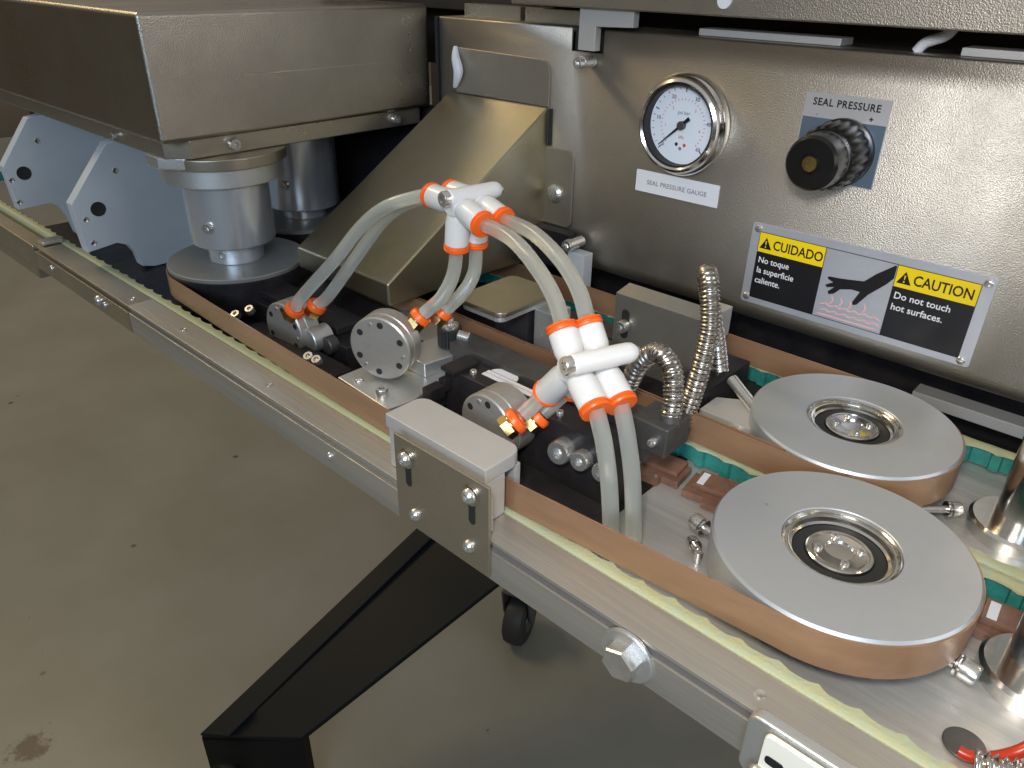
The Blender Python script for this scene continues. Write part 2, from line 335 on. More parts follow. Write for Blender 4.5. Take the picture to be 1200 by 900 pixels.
# ---------------------------------------------------------------- conveyor timing belts
def stadium(x0, x1, ya, yb, n=14):
    r = (yb-ya)/2; c = (ya+yb)/2; o = []
    for k in range(n+1): a = -PI/2+PI*k/n; o.append((x1+r*math.cos(a), c+r*math.sin(a)))
    for k in range(n+1): a = PI/2+PI*k/n; o.append((x0+r*math.cos(a), c+r*math.sin(a)))
    return o
def ring_wall(bm, path, off0, off1, z0, z1):
    """closed loop (counter-clockwise) thickened between two offsets to its outside"""
    n = len(path); A = []
    for i in range(n):
        p = Vector(path[i]); d = (Vector(path[(i+1) % n])-Vector(path[i-1])).normalized(); nn = Vector((d.y, -d.x))
        q0 = p+nn*off0; q1 = p+nn*off1
        A.append([bm.verts.new((q.x, q.y, z)) for q, z in ((q0, z0), (q1, z0), (q1, z1), (q0, z1))])
    for i in range(n):
        B = A[(i+1) % n]; a = A[i]
        for k in range(4): bm.faces.new((a[k], B[k], B[(k+1) % 4], a[(k+1) % 4]))
def dense(path, step):
    P = [V(p[0], p[1], 0) for p in path]+[V(path[0][0], path[0][1], 0)]
    return [(p.x, p.y) for p in resample(P, step)]
def timing_belt(label, ya, yb, x0=-1080, x1=150, zt=0):
    t = T('timing_belt', label, 'timing belt', ((x0+x1)/2, (ya+yb)/2, -13), 'toothed belts running under the brown bands')
    path = stadium(x0, x1, ya, yb)
    # wavy top edge, as the worn backing folds over the teeth
    bm = BM(); D = dense(path, 2.7); n = len(D); rg = []
    for i in range(n):
        p = Vector(D[i]); d = (Vector(D[(i+1) % n])-Vector(D[i-1])).normalized(); nn = Vector((d.y, -d.x))
        wv = 1.9*max(0, math.cos(2*PI*i/6))**1.4+.3*math.sin(i*.37)+random.uniform(-.2, .2)
        a = [(p+nn*(-3.4-wv), zt-1.6), (p+nn*(-3.2-wv), zt-.4), (p+nn*-.6, zt), (p+nn*2.8, zt+random.uniform(-.15, .1)), (p+nn*3.4, zt-.6), (p+nn*3.4, -13.2), (p+nn*.4, -13.2), (p+nn*.4, zt-2.4)]
        rg.append([bm.verts.new((q.x, q.y, z)) for q, z in a])
    for i in range(n):
        A, B = rg[i], rg[(i+1) % n]
        for k in range(8): bm.faces.new((A[k], B[k], B[(k+1) % 8], A[(k+1) % 8]))
    t.add('backing', bm, 'belt_back', ang=50)
    bm = BM(); D = dense(path, 16.2); n = len(D)
    for i in range(n):
        p = Vector(D[i]); d = (Vector(D[(i+1) % n])-Vector(D[i-1])).normalized(); nn = Vector((d.y, -d.x))
        q = [p+d*-3.6+nn*.3, p+d*3.6+nn*.3, p+d*2.4-nn*3.2, p+d*-2.4-nn*3.2]
        prism(bm, [(a.x, a.y, -13.1) for a in q], (0, 0, 10.6+zt))
    t.add('teeth', bm, 'belt_teeth', kind='stuff')
    bm = BM(); D = dense(path, 6.2); ring_wall(bm, D, -.7, .35, -13.15, zt-2.6); t.add('tooth_web', bm, 'belt_teeth')
    return t
timing_belt('yellow backed timing belt running along the front rail', 223.4, 343.5)
timing_belt('yellow backed timing belt running below the steel panel', 351.5, 459)

# ---------------------------------------------------------------- pulleys and sealing bands
PF, PR, RP = (-66, 289), (-103, 398), 55.5
WF, WR = (-575, 288), (-640, 397)
def belt_path(c0, c1, r, extra=()):
    """open belt around wheel c0 (right) and c1 (left), same radius"""
    d = (Vector(c0)-Vector(c1)).normalized(); a0 = math.atan2(d.y, d.x); o = []
    for k in range(33): a = a0-PI/2+PI*k/32; o.append((c0[0]+r*math.cos(a), c0[1]+r*math.sin(a)))
    for k in range(33): a = a0+PI/2+PI*k/32; o.append((c1[0]+r*math.cos(a), c1[1]+r*math.sin(a)))
    return o+list(extra)
for c0, c1, lab, ex in ((PF, WF, 'brown sealing band wrapped round the nearer aluminium pulley', ((-500, 229.5), (-400, 226.5), (-275, 224), (-203, 224), (-150, 228))), (PR, WR, 'brown sealing band wrapped round the farther aluminium pulley', ())):
    bm = BM(); ring_wall(bm, dense(belt_path(c0, c1, RP, ex), 6), .1, .9, .6, 18)
    solo('sealing_band', bm, 'band', lab, 'band', (c0[0]-250, c0[1], 0), group='brown sealing bands')
def pulley(c, lab):
    t = T('pulley', lab, 'pulley', (c[0], c[1], -13.5), 'aluminium band pulleys')
    x, y = c
    bm = BM(); lathe(bm, [(25, 0), (RP-1.2, 0), (RP, .6), (RP, 18.2), (RP-.9, 19.5), (25.6, 19.5), (25.2, 19.1), (25.1, 9), (25, 6)], (x, y, 0), seg=128, cap=False); t.add('disc', bm, 'pulley')
    bm = BM(); lathe(bm, [(25, 8), (25, 18.6), (24.3, 18.9), (23.7, 18.3), (23.6, 17), (22.6, 16.9), (22.3, 17.4), (21.6, 17.2), (21.2, 15), (20, 14.4), (19.8, 8)], (x, y, 0), seg=80, cap=False); t.add('bearing_outer_ring', bm, 'chrome')
    bm = BM(); lathe(bm, [(20.4, 12.5), (19.6, 13.9), (14.9, 14.2), (14, 13)], (x, y, 0), seg=64, cap=False); t.add('bearing_seal', bm, 'rubber')
    bm = BM(); lathe(bm, [(14.2, 6), (14.2, 15.2), (13.6, 15.7), (12.7, 15.7), (12.4, 14.9), (11.6, 14.9), (11.3, 15.8), (6.4, 16.1), (5.9, 14.9), (0, 14.7)], (x, y, 0), seg=64, cap=False); h = t.add('hub_cap', bm, 'chrome')
    for k in range(4):
        a = .6+k*PI/2; t.place('screw', S3, (x+9.2*math.cos(a), y+9*math.sin(a), 14.9), Z, scale=.6)
    bm = BM(); cyl(bm, (x, y, -13.8), (x, y, 8), 12); t.add('shaft', bm, 'dark')
    if c == PF:
        bm = BM(); cyl(bm, (x-37, y+3, 19.45), (x-37, y+3, 19.62), 1.1, 12); t.add('dot_mark', bm, 'grey_ink')
pulley(PF, 'nearer round aluminium pulley with a small dot on its face')
pulley(PR, 'farther round aluminium pulley below the caution sign')

# driven wheels at the left with their drive collars
def drive(c, lab, zc0, zc1, rc, px, plate=True):
    t = T('drive_wheel', lab, 'drive wheel', (c[0], c[1], -13.5), 'vertical drive hubs under the gearbox cover')
    x, y = c
    bm = BM(); lathe(bm, [(30, -8), (50, -8), (RP-.2, -7.4), (RP-.2, 19), (RP-1.4, 20), (0, 20)], (x, y, 0), seg=96); t.add('tyre_ring', bm, 'black')
    bm = BM(); lathe(bm, [(RP-.6, 20.1), (RP-.6, 22.6), (RP-1.2, 23.2), (0, 23.2)], (x, y, 0), seg=96); t.add('flange_disc', bm, 'disc')
    bm = BM(); cyl(bm, (x, y, 23), (x, y, zc0+1), 21*px, 48, .8); h = t.add('lower_collar', bm, 'turned')
    bm = BM(); lathe(bm, [(rc-1.2, zc0), (rc, zc0+1.2), (rc, zc1-1), (rc-1, zc1)], (x, y, 0), seg=64); c2 = t.add('shaft_collar', bm, 'turned')
    dx, dy = .52, -.854
    t.place('set_screw', S4, (x+(rc-1.5)*dx, y+(rc-1.5)*dy, (zc0*.62+zc1*.38)), (dx, dy, 0), parent=c2)
    bm = BM(); cyl(bm, (x, y, zc1), (x, y, 118), rc*.8, 40); t.add('shaft', bm, 'dark')
    bm = BM(); q = (x+21*px*dx, y+21*px*dy, (zc0+23)/2); lathe(bm, [(3.2, -1), (3.2, .4), (2, .5), (1.8, -.2), (0, -.3)], q, (dx, dy, 0), 20); t.add('pin', bm, 'bolt')
    return t
tf = drive(WF, 'near drive wheel with the larger shaft collar under the gearbox cover corner', 39, 88, 33, 1.03)
bm = BM(); lathe(bm, [(43, 88.5), (46, 90), (46, 102.4), (44, 103), (0, 103)], (WF[0]-4, WF[1]+2, 0), seg=64); tf.add('bearing_flange', bm, 'alu')
tr = drive(WR, 'rear drive wheel with the smaller collar seen beside the sloping hood', 34, 100, 33, .95)

# ---------------------------------------------------------------- gearbox cover
t = T('gearbox_cover', 'large brown grained steel gearbox cover at the upper left', 'machine cover', (-760, 350, 112))
bm = BM(); box(bm, -1150, -542, 230, 479, 126, 209); t.add('cover_body', bm, 'box', 3.5)
bm = BM(); prism(bm, [(-1140, 238, 112), (-562, 238, 112), (-548, 252, 112), (-548, 470, 112), (-1140, 470, 112)], (0, 0, 13.8)); t.add('mounting_plate', bm, 'plate', 1)
bm = BM(); lathe(bm, [(50, 103.2), (50.5, 104), (50.5, 111.8)], (WF[0]-4, WF[1]+2, 0), seg=64); t.add('corner_pad', bm, 'plate', 1.4)
bm = BM(); prism(bm, [(-588, 235.5, 104), (-568, 235.5, 104), (-551, 248, 104), (-560, 262, 104), (-590, 262, 104)], (0, 0, 9)); t.add('chamfered_block', bm, 'alu', 1.2)
t.place('screw', S4, (-547.6, 285, 119), X, scale=1.1); t.place('screw', S3, (-640, 237.8, 118), -Y); t.place('screw', S4, (-547.6, 440, 119), X)
bm = BM(); box(bm, -541.98, -541.6, 300, 475, 166, 166.6); t.add('seam_line', bm, 'plate', label='thin horizontal seam line')

# grey gusset plates with holes
def gusset(Xp, P, holes, big, lab):
    t = T('gusset_plate', lab, 'gusset plate', (Xp, 320, -30), 'grey gusset plates behind the front rail')
    bm = BM(); prism(bm, [(Xp, y, z) for y, z in P], (-12, 0, 0)); t.add('plate', bm, 'blue_alu', .8)
    for y, z in holes:
        bm = BM(); lathe(bm, [(2.6, 0), (2.2, .5), (1.5, .3), (0, -.2)], (Xp, y, z), X, 20); t.add('dowel_hole', bm, 'bolt')
    bm = BM(); lathe(bm, [(6.3, .1), (6.3, .35), (5.9, .35), (4.6, .15), (0, .12)], (Xp, *big), X, 28); t.add('bore', bm, 'rubber')
    return t
gusset(-700, [(211, 56), (250, 101), (268, 105), (480, 105), (480, -13), (268, -13), (257, -10), (255, 2), (249, 12), (240, 16), (214, 13)],
       [(252.6, 77.9), (219.5, 41.5), (220.9, 20.3)], (231.3, 48.5), 'right hand grey gusset plate with a round bore beside the drive collar')
gusset(-830, [(201.5, 67), (233, 107), (255, 110), (480, 110), (480, -13), (262, -13), (249, -8), (246, 10), (240, 22), (232, 27), (204, 26)],
       [(236, 86), (205.5, 54), (206.5, 33)], (217.2, 58.8), 'left hand grey gusset plate at the picture edge')

# ---------------------------------------------------------------- rear steel panel and everything on it
t = T('control_panel', 'large bead blasted steel panel behind the pulleys', 'machine panel', (-150, 485, 18))
pr = [(530, 200), (481.2, 200), (480.3, 199.6), (480, 198.8), (480, 184), (480, 32)]
for k in range(1, 9): a = PI+PI/2*k/8; pr.append((494+14*math.cos(a), 32+14*math.sin(a)))
pr += [(540, 18)]
bm = BM(); xs = (-530, -385, -355, 220); G = [[bm.verts.new((x, y, z)) for y, z in pr] for x in xs]
for c in range(3):
    for k in range(len(pr)-1):
        if c == 1 and k < 4: continue
        bm.faces.new((G[c][k], G[c+1][k], G[c+1][k+1], G[c][k+1]))
bmesh.ops.recalc_face_normals(bm, faces=bm.faces)
ps = t.add('panel_sheet', bm, 'panel', ang=40)
so = ps.modifiers.new('sheet_thickness', 'SOLIDIFY'); so.thickness = 2.4*K; so.offset = -1 if ps.data.polygons[4].normal.y < 0 else 1
bm = BM(); box(bm, -386, -354, 492, 496, 19, 203); t.add('backing', bm, 'inner')
bm = BM(); box(bm, -533.5, -530.6, 478, 530, 20, 200); t.add('edge_gap', bm, 'rubber')
# guide rail seen below the panel
t = T('rear_rail', 'bright narrow rail showing below the bottom edge of the steel panel', 'rail', (0, 515, -10))
bm = BM(); box(bm, -100, 200, 505, 520, -12, -4); t.add('bar', bm, 'white_alu', .5)
bm = BM(); box(bm, -900, 220, 545, 550, -60, 18); box(bm, -900, 220, 480, 544, -60, -40); box(bm, -1700, -534, 484, 490, -120, 125); t.add('dark_back', bm, 'black')
# upper cover over the panel
t = T('upper_cover', 'steel cover above the panel at the top edge of the picture', 'machine cover', (-100, 560, 213))
bm = BM(); box(bm, -436, 220, 468, 640, 213.5, 330); t.add('cover_sheet', bm, 'panel', 1.2)
bm = BM(); box(bm, -760, -437, 520, 640, 203, 330); t.add('left_cover', bm, 'inner', 1)
bm = BM(); box(bm, -760, 220, 560, 564, 150, 213); t.add('inner_wall', bm, 'inner')
for x in (-257,):
    bm = BM(); cyl(bm, (x, 468.2, 222.5), (x, 466.5, 222.5), 4.6); t.add('button', bm, 'label_white')
for i, (x0, x1) in enumerate(((-287, -191), (-125, -60))):
    bm = BM(); box(bm, x0, x1, 493, 512, 200.2, 204.5)
    solo('terminal_strip', bm, 'white_alu', ('left' if i == 0 else 'right')+' hand pale strip lying in the gap above the steel panel', 'terminal strip', ((x0+x1)/2, 502, 200), .5, group='pale strips above the panel')
bm = BM(); P = smooth_path([(-150, 500, 200), (-146, 500, 205), (-137, 500, 209), (-133, 500, 214)]); tube(bm, P, 3)
solo('cable', bm, 'label_white', 'short white cable crossing the gap above the panel', 'cable', (-142, 500, 200))
for x0, x1 in ((-520, -455), (-450, -392)):
    bm = BM(); box(bm, x0, x1, 500, 516, 195, 210)
    solo('inner_tray', bm, 'plate', ('left' if x0 < -500 else 'right')+' dull metal tray seen above the left part of the panel', 'tray', ((x0+x1)/2, 508, 195), .6, group='dull metal trays behind the panel')
# latch tab with its bolt
t = T('latch_tab', 'pale aluminium angle hanging over the top notch of the panel', 'latch tab', (-360, 474, 185))
bm = BM(); prism(bm, [(-372.5, 472, 186), (-357.5, 472, 186), (-357.5, 472, 202), (-326, 472, 203), (-326, 472, 214), (-372.5, 472, 214)], (0, 7, 0)); t.add('angle', bm, 'white_alu', .5)
bm = BM(); cyl(bm, (-364, 479.9, 178.5), (-364, 466, 178.5), 4.2, ch=.6); t.add('pin', bm, 'bolt'); t.place('socket_head', S4, (-364, 466, 178.5), -Y)
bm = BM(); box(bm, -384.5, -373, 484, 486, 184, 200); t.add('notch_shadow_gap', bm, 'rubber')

# sloping hood
t = T('sloping_hood', 'golden brown steel hood sloping from the panel down over the belts', 'hood', (-460, 400, 22))
bm = BM(); prism(bm, [(-404, 310, 23), (-404, 310, 40), (-404, 479, 142), (-404, 479, 20)], (-114, 0, 0)); t.add('hood_shell', bm, 'hood', 1.6)
bm = BM(); prism(bm, [(x, 479.4, z) for x, z in [(-508, 142), (-508, 178)]+[(-411+8*math.cos(a), 168+8*math.sin(a)) for a in (PI/2, PI/3, PI/6, 0)]+[(-403, 142)]], (0, -1.9, 0)); t.add('top_flange', bm, 'panel', .8)
bm = BM(); prism(bm, [(x, 479.4, z) for x, z in [(-404.5, 50), (-404.5, 112)]+[(-381+6*math.cos(a), 106+6*math.sin(a)) for a in (PI/2, PI/3, PI/6, 0)]+[(-381+6*math.cos(a), 56+6*math.sin(a)) for a in (0, -PI/6, -PI/3, -PI/2)]], (0, -1.9, 0)); t.add('side_flange', bm, 'panel', .8)
bm = BM(); box(bm, -403.2, -400, 478.6, 479.6, 113, 141); t.add('slot', bm, 'rubber')
bm = BM(); lathe(bm, [(8, 0), (7.6, 1.6), (5, 3.4), (0, 3.9)], (-392.5, 477.8, 76), -Y, 24); t.add('dome_screw', bm, 'bolt')
bm = BM(); tube(bm, smooth_path([(-507, 477, 178), (-504, 474, 170), (-500, 473, 160), (-505, 475, 150), (-508, 476.4, 147)]), 3, 10, rad=lambda s: 2+2.2*math.sin(min(PI, s/11))); t.add('torn_tape', bm, 'label_white', ang=15)

# pressure gauge
t = T('pressure_gauge', 'round chrome pressure gauge with a white dial and black needle', 'pressure gauge', (-281, 470, 146))
gx, gz = -281, 145
bm = BM(); lathe(bm, [(32.5, 0), (34, 1), (34, 4), (32.5, 6.5), (31, 7.5), (30.4, 11.5), (28.6, 12.6), (27.2, 11.6), (27, 6), (27, 2)], (gx, 479.9, gz), -Y, 80, cap=False); t.add('bezel', bm, 'chrome', ang=50)
bm = BM(); cyl(bm, (gx, 479.8, gz), (gx, 476.6, gz), 26.4, 64); t.add('dial', bm, 'dial')
yf = 476.4
bm = BM(); lathe(bm, [(26.9, 0), (26.9, 10.5), (25.9, 10.5), (26.1, 0)], (gx, 479.6, gz), -Y, 80, cap=False); t.add('inner_wall', bm, 'rubber')  # black ring stands in for the shade between bezel and dial
def arcpts(r, a): return (gx+r*math.cos(a), gz+r*math.sin(a))
bm = BM()
for k in range(25):
    a = R(225-270*k/24); big = k % 6 == 0
    r0 = 23 if not big else 21.5; x0, z0 = arcpts(r0, a); x1, z1 = arcpts(24.6, a); w = .35 if big else .18
    nx, nz = -math.sin(a)*w, math.cos(a)*w
    prism(bm, [(x0-nx, yf, z0-nz), (x0+nx, yf, z0+nz), (x1+nx, yf, z1+nz), (x1-nx, yf, z1-nz)], (0, -.1, 0))
t.add('tick_marks', bm, 'ink', kind='stuff')
bm = BM()
for k in range(31):
    a = R(225-270*k/30); x0, z0 = arcpts(16.2, a); x1, z1 = arcpts(17.6, a); w = .18
    nx, nz = -math.sin(a)*w, math.cos(a)*w
    prism(bm, [(x0-nx, yf, z0-nz), (x0+nx, yf, z0+nz), (x1+nx, yf, z1+nz), (x1-nx, yf, z1-nz)], (0, -.1, 0))
t.add('red_tick_marks', bm, 'red', kind='stuff')
for s, a in (('0', 225), ('10', 171), ('20', 117), ('30', 63), ('40', 9), ('60', -45)):
    x, z = arcpts(20, R(a)); put_text(t, 'lettering', s, 3.6, 'ink', (x, yf-.1, z-1.3), align='CENTER')
for s, a in (('1', 185), ('2', 130), ('3', 50), ('4', -10)):
    x, z = arcpts(13.6, R(a)); put_text(t, 'lettering', s, 2.8, 'red', (x, yf-.1, z-1), align='CENTER')
put_text(t, 'lettering', 'psi bar', 3.6, 'grey_ink', (gx, yf-.1, gz+7), align='CENTER')
put_text(t, 'lettering', 'kPa', 3, 'red', (gx, yf-.1, gz-9), align='CENTER')
for dx, mm in ((-3.2, 'ink'), (3.2, 'red'), (0, 'grey_ink')):
    bm = BM(); lathe(bm, [(1.2, 0), (1.2, .15), (0, .15)], (gx+dx, yf, gz-(13 if dx else 15.6)), -Y, 12); t.add('dot_mark', bm, mm)
a = R(222); d = V(math.cos(a), 0, math.sin(a)); n = V(-d.z, 0, d.x); c = V(gx, yf-2.2, gz)
bm = BM(); prism(bm, [c-d*8+n*1.3, c-d*8-n*1.3, c-n*.9, c+d*22-n*.2, c+d*22+n*.2, c+n*.9], (0, -.5, 0)); t.add('needle', bm, 'ink')
bm = BM(); cyl(bm, (gx, yf, gz), (gx, yf-3.4, gz), 2.9, 24, .3); t.add('needle_boss', bm, 'dark')
# gauge label
t = T('gauge_label', 'small white label reading SEAL PRESSURE GAUGE under the gauge', 'label', (-282, 479.5, 95))
bm = BM(); prism(bm, [(-316.5, 479.9, 109), (-316.5, 479.9, 93.5), (-248, 479.9, 93.5), (-248, 479.9, 109)], (0, -.5, 0)); t.add('sticker', bm, 'label_white')
put_text(t, 'lettering', 'SEAL PRESSURE GAUGE', 4.6, 'grey_ink', (-282, 479.3, 99.5), align='CENTER', bold=.05, spacing=1.05)

# seal pressure regulator knob
t = T('regulator_nameplate', 'square SEAL PRESSURE nameplate behind the black knob', 'nameplate', (-174, 479.5, 125))
bm = BM(); prism(bm, [(-200, 479.9, 175.5), (-200, 479.9, 125), (-149, 479.9, 125), (-149, 479.9, 175.5)], (0, -.8, 0)); t.add('plate', bm, 'label_grey')
bm = BM(); box(bm, -199.5, -149.5, 478.85, 479.05, 125.5, 161.5); t.add('blue_field', bm, 'label_blue')
put_text(t, 'lettering', 'SEAL PRESSURE', 5.8, 'ink', (-174.7, 479, 168.6), align='CENTER', bold=.12, squash=.93, spacing=1.12)
put_text(t, 'lettering', '-', 6, 'grey_ink', (-192, 479, 162)); put_text(t, 'lettering', '+', 4.6, 'ink', (-160, 479, 162.6), bold=.15)
t = T('pressure_regulator', 'black fluted pressure regulator knob with a brass centre screw', 'knob', (-172, 478, 143))
kx, kz = -172, 143.5
flute = lambda r: (lambda a: r+.45*math.cos(a*22))
bm = BM(); lathe(bm, [(20, 0), (20, 3), (18, 4)], (kx, 478.8, kz), -Y, 48); t.add('lock_ring', bm, 'black_plastic')
bm = BM(); lathe(bm, [(flute(18.5), 0), (flute(19), 1.5), (flute(18.2), 20), (17, 22)], (kx, 474.6, kz), -Y, 176); t.add('fluted_grip', bm, 'black_plastic', ang=50)
bm = BM(); lathe(bm, [(15.8, 0), (15.8, 2)], (kx, 452.6, kz), -Y, 48); t.add('band_ring', bm, 'bolt')
bm = BM(); lathe(bm, [(15.8, 0), (16.2, 1.5), (15.4, 13), (13.8, 15.2), (6, 15.6), (5.4, 14.8), (0, 14.8)], (kx, 450.6, kz), -Y, 64); t.add('cap', bm, 'black_plastic')
bm = BM(); lathe(bm, [(4.6, 0), (4.2, 1.2), (2.2, 1.4), (1.9, .6), (0, .6)], (kx, 435.7, kz), -Y, 24); t.add('centre_screw', bm, 'brass')

# caution sign
t = T('caution_sign', 'bilingual CUIDADO and CAUTION hot surface sign on the panel', 'warning sign', (-144, 479, 35))
sy = 479.9
bm = BM(); prism(bm, [(x, sy, z) for x, z in rrect(-219, -70, 34, 90.5, 2)], (0, -1.1, 0)); t.add('sign_plate', bm, 'sign', .2)
def patch(nm, x0, x1, z0, z1, m, y=478.75): bm = BM(); box(bm, x0, x1, y-.12, y, z0, z1); return t.add(nm, bm, m)
patch('black_field', -213, -167, 38.4, 85.2, 'ink'); patch('yellow_field', -212.6, -167.4, 71.6, 84.8, 'yellow', 478.6)
patch('black_field', -123, -76.6, 38.4, 85.2, 'ink'); patch('yellow_field', -122.6, -77, 71.6, 84.8, 'yellow', 478.6)
patch('border_line', -167, -123, 84.9, 85.3, 'ink'); patch('border_line', -167, -123, 38.4, 38.8, 'ink')
def tri(x):
    bm = BM(); prism(bm, [(x, 478.45, 74.2), (x+8.4, 478.45, 74.2), (x+4.2, 478.45, 82)], (0, -.12, 0)); t.add('alert_triangle', bm, 'ink')
    bm = BM(); prism(bm, [(x+3.7, 478.3, 79.6), (x+4.7, 478.3, 79.6), (x+4.4, 478.3, 76.9), (x+4, 478.3, 76.9)], (0, -.1, 0)); box(bm, x+3.8, x+4.6, 478.2, 478.3, 75.1, 76.1); t.add('exclamation_mark', bm, 'yellow')
tri(-211.6); tri(-121.6)
put_text(t, 'lettering', 'CUIDADO', 9, 'ink', (-202.4, 478.4, 75), bold=.14, squash=.82)
put_text(t, 'lettering', 'CAUTION', 9, 'ink', (-112.4, 478.4, 75), bold=.14, squash=.82)
for k, s in enumerate(('No toque', 'la superficie', 'caliente.')): put_text(t, 'lettering', s, 6, 'white_ink', (-211, 478.6, 64.2-7.2*k), bold=.05, squash=.93)
for k, s in enumerate(('Do not touch', 'hot surfaces.')): put_text(t, 'lettering', s, 6, 'white_ink', (-121, 478.6, 64.2-7.4*k), bold=.07, squash=.98)
hand = [(-124.5, 84), (-123.4, 84), (-123.4, 76), (-127, 71), (-135.5, 62), (-141, 53.4), (-143.4, 52.6), (-143.9, 54.6), (-140.8, 62.2), (-146, 62.4), (-153, 60.6), (-156.5, 56.5), (-159.6, 55.4), (-160.5, 57), (-157, 61), (-161.6, 59.6), (-163, 61), (-158.4, 63.9), (-162.4, 65.4), (-162, 67), (-156, 67.4), (-148, 68.4), (-140, 69.6), (-134, 76)]
bm = BM(); prism(bm, [(x, 478.7, z) for x, z in hand], (0, -.15, 0)); t.add('hand_pictogram', bm, 'ink')
bm = BM()
for k, (x0, zz) in enumerate(((-163, 43), (-163.4, 47))):
    for j in range(12):
        xa = x0+j*3.2; prism(bm, [(xa, 478.7, zz+(j % 2)*1.6), (xa+3.2, 478.7, zz+((j+1) % 2)*1.6), (xa+3.2, 478.7, zz+.7+((j+1) % 2)*1.6), (xa, 478.7, zz+.7+(j % 2)*1.6)], (0, -.1, 0))
for x0 in (-158, -152, -146, -137): prism(bm, [(x0, 478.7, 49), (x0+.9, 478.7, 49), (x0+2.6, 478.7, 52), (x0+1, 478.7, 55), (x0+.2, 478.7, 55), (x0+1.7, 478.7, 52)], (0, -.1, 0))
box(bm, -164, -126, 478.6, 478.7, 40.4, 41.2); t.add('heat_pictogram', bm, 'pink')
for x, z in ((-214.6, 86.6), (-74, 86.4), (-215, 38), (-75, 37.4)): t.place('rivet', P2, (x, 478.8, z), -Y, scale=1.3)

# screws and small post left of the bracket
t = T('panel_post', 'small grey post with a steel socket screw against the panel beside the tubes', 'post', (-358, 460, 0))
bm = BM(); box(bm, -364, -347, 462, 474, 0, 38); t.add('post_block', bm, 'blue_alu', .8)
bm = BM(); cyl(bm, (-361, 476, 44), (-361, 462, 44), 4.4, ch=.5); t.add('screw_shank', bm, 'bolt'); t.place('socket_head', S4, (-361, 462, 44), -Y, scale=1.25)
bm = BM(); box(bm, -404, -366, 464, 476, 20, 50); t.add('dark_bracket', bm, 'black', .8)

# folded bracket straddling the rear band
t = T('folded_bracket', 'grey folded sheet bracket with a slotted screw left of the braided hose', 'bracket', (-245, 425, -13))
bm = BM(); prism(bm, [(-281, 414, -13), (-281, 414, 40), (-281, 430, 43), (-281, 430, 39), (-281, 417, 36.6), (-281, 417, -13)], (74, 0, 0)); t.add('sheet', bm, 'sheet', .5)
bm = BM(); box(bm, -220, -207, 430.2, 444, 22, 43); t.add('end_tab', bm, 'white_alu', .8)
bm = BM(); prism(bm, [(x, 413.9, z) for x, z in rrect(-274, -268, 8, 30, 2.9)], (0, -.5, 0)); t.add('slot', bm, 'rubber')
t.place('screw', S4, (-271, 413.4, 18), -Y, scale=1.15)
bm = BM(); box(bm, -330, -205, 385, 412, -13, 4); box(bm, -335, -282, 418, 440, -13, 2); t.add('foot_block', bm, 'dark', .6)

# rear arm block behind the far pulley
t = T('tension_arm', 'grey angled tension block with a steel rod beside the farther pulley', 'tension block', (-160, 372, -13))
bm = BM(); prism(bm, [(-181, 362, -13), (-181, 362, 8), (-176, 372, 18), (-166, 386, 22), (-145, 386, 10), (-140, 362, -13)], (0, 0, .01)); bm.free()
bm = BM(); prism(bm, [(-180, 364, -13), (-180, 384, -13), (-158, 398, -13), (-140, 384, -13), (-140, 364, -13)], (0, 0, 22)); t.add('block', bm, 'white_alu', .8)
bm = BM(); cyl(bm, (-176, 392, 20), (-146, 380, 8), 3.6, ch=.5); t.add('rod', bm, 'bolt')
bm = BM(); box(bm, -205, -182, 372, 430, -13, 16); t.add('dark_block', bm, 'black', .8)
t.place('screw', S3, (-155, 364, 4), (0, -1, .2), scale=1.3)
bm = BM(); box(bm, -158, -146, 358, 363.8, -4, 1); t.add('stud', bm, 'bolt', .8)

# ---------------------------------------------------------------- centre heater bars
t = T('sealing_bar', 'long black bar with a white sticker beside the middle valve', 'heater bar', (-240, 276, -13))
bm = BM(); box(bm, -300, -176, 268, 287, -13, 29); t.add('bar', bm, 'black', 1)
bm = BM(); box(bm, -298, -286, 263, 284, 29.1, 32); box(bm, -300, -292, 250, 262, 14, 22); box(bm, -299, -293, 262, 267.8, 16, 24); t.add('end_cleat', bm, 'black', .8)
for x in (-300, -281, -258, -215): t.place('screw', S3, (x, 274, 28.4), Z, scale=.7) if x not in (-300,) else None
for x, s in ((-205, 1.7), (-192, 1.35), (-178, 1.35)): t.place('screw', S4, (x, 268, 15), (0.1, -1, .1), scale=s)
bm = BM(); prism(bm, [(-277, 280.5, 29.1), (-233, 280.5, 29.1), (-233, 283, 29.1), (-277, 283, 29.1)], (0, 0, .4)); prism(bm, [(-277, 276.8, 29.1), (-233, 276.8, 29.1), (-233, 279.8, 29.1), (-277, 279.8, 29.1)], (0, 0, .4))
s = t.add('sticker', bm, 'label_white')
bm = BM(); prism(bm, [(-266+10*math.cos(R(a)), 283.8+7*math.sin(R(a)), 29.1) for a in range(0, 181, 15)], (0, 0, .4)); t.add('half_disc_sticker', bm, 'label_white')
t = T('heater_bar', 'dark grey steel bar ending in a block where the braided hose enters', 'heater bar', (-240, 298, -13))
bm = BM(); box(bm, -318, -170, 289, 309, 12, 32); t.add('bar', bm, 'dark', .8)
bm = BM(); box(bm, -179, -157, 287.5, 310, 21, 38); t.add('end_block', bm, 'dark', 1)
t.place('screw', S3, (-164, 287.4, 29), -Y, scale=.8); 
bm = BM(); box(bm, -316, -196, 291, 309, -13, 11.8); t.add('foot', bm, 'black', .6)

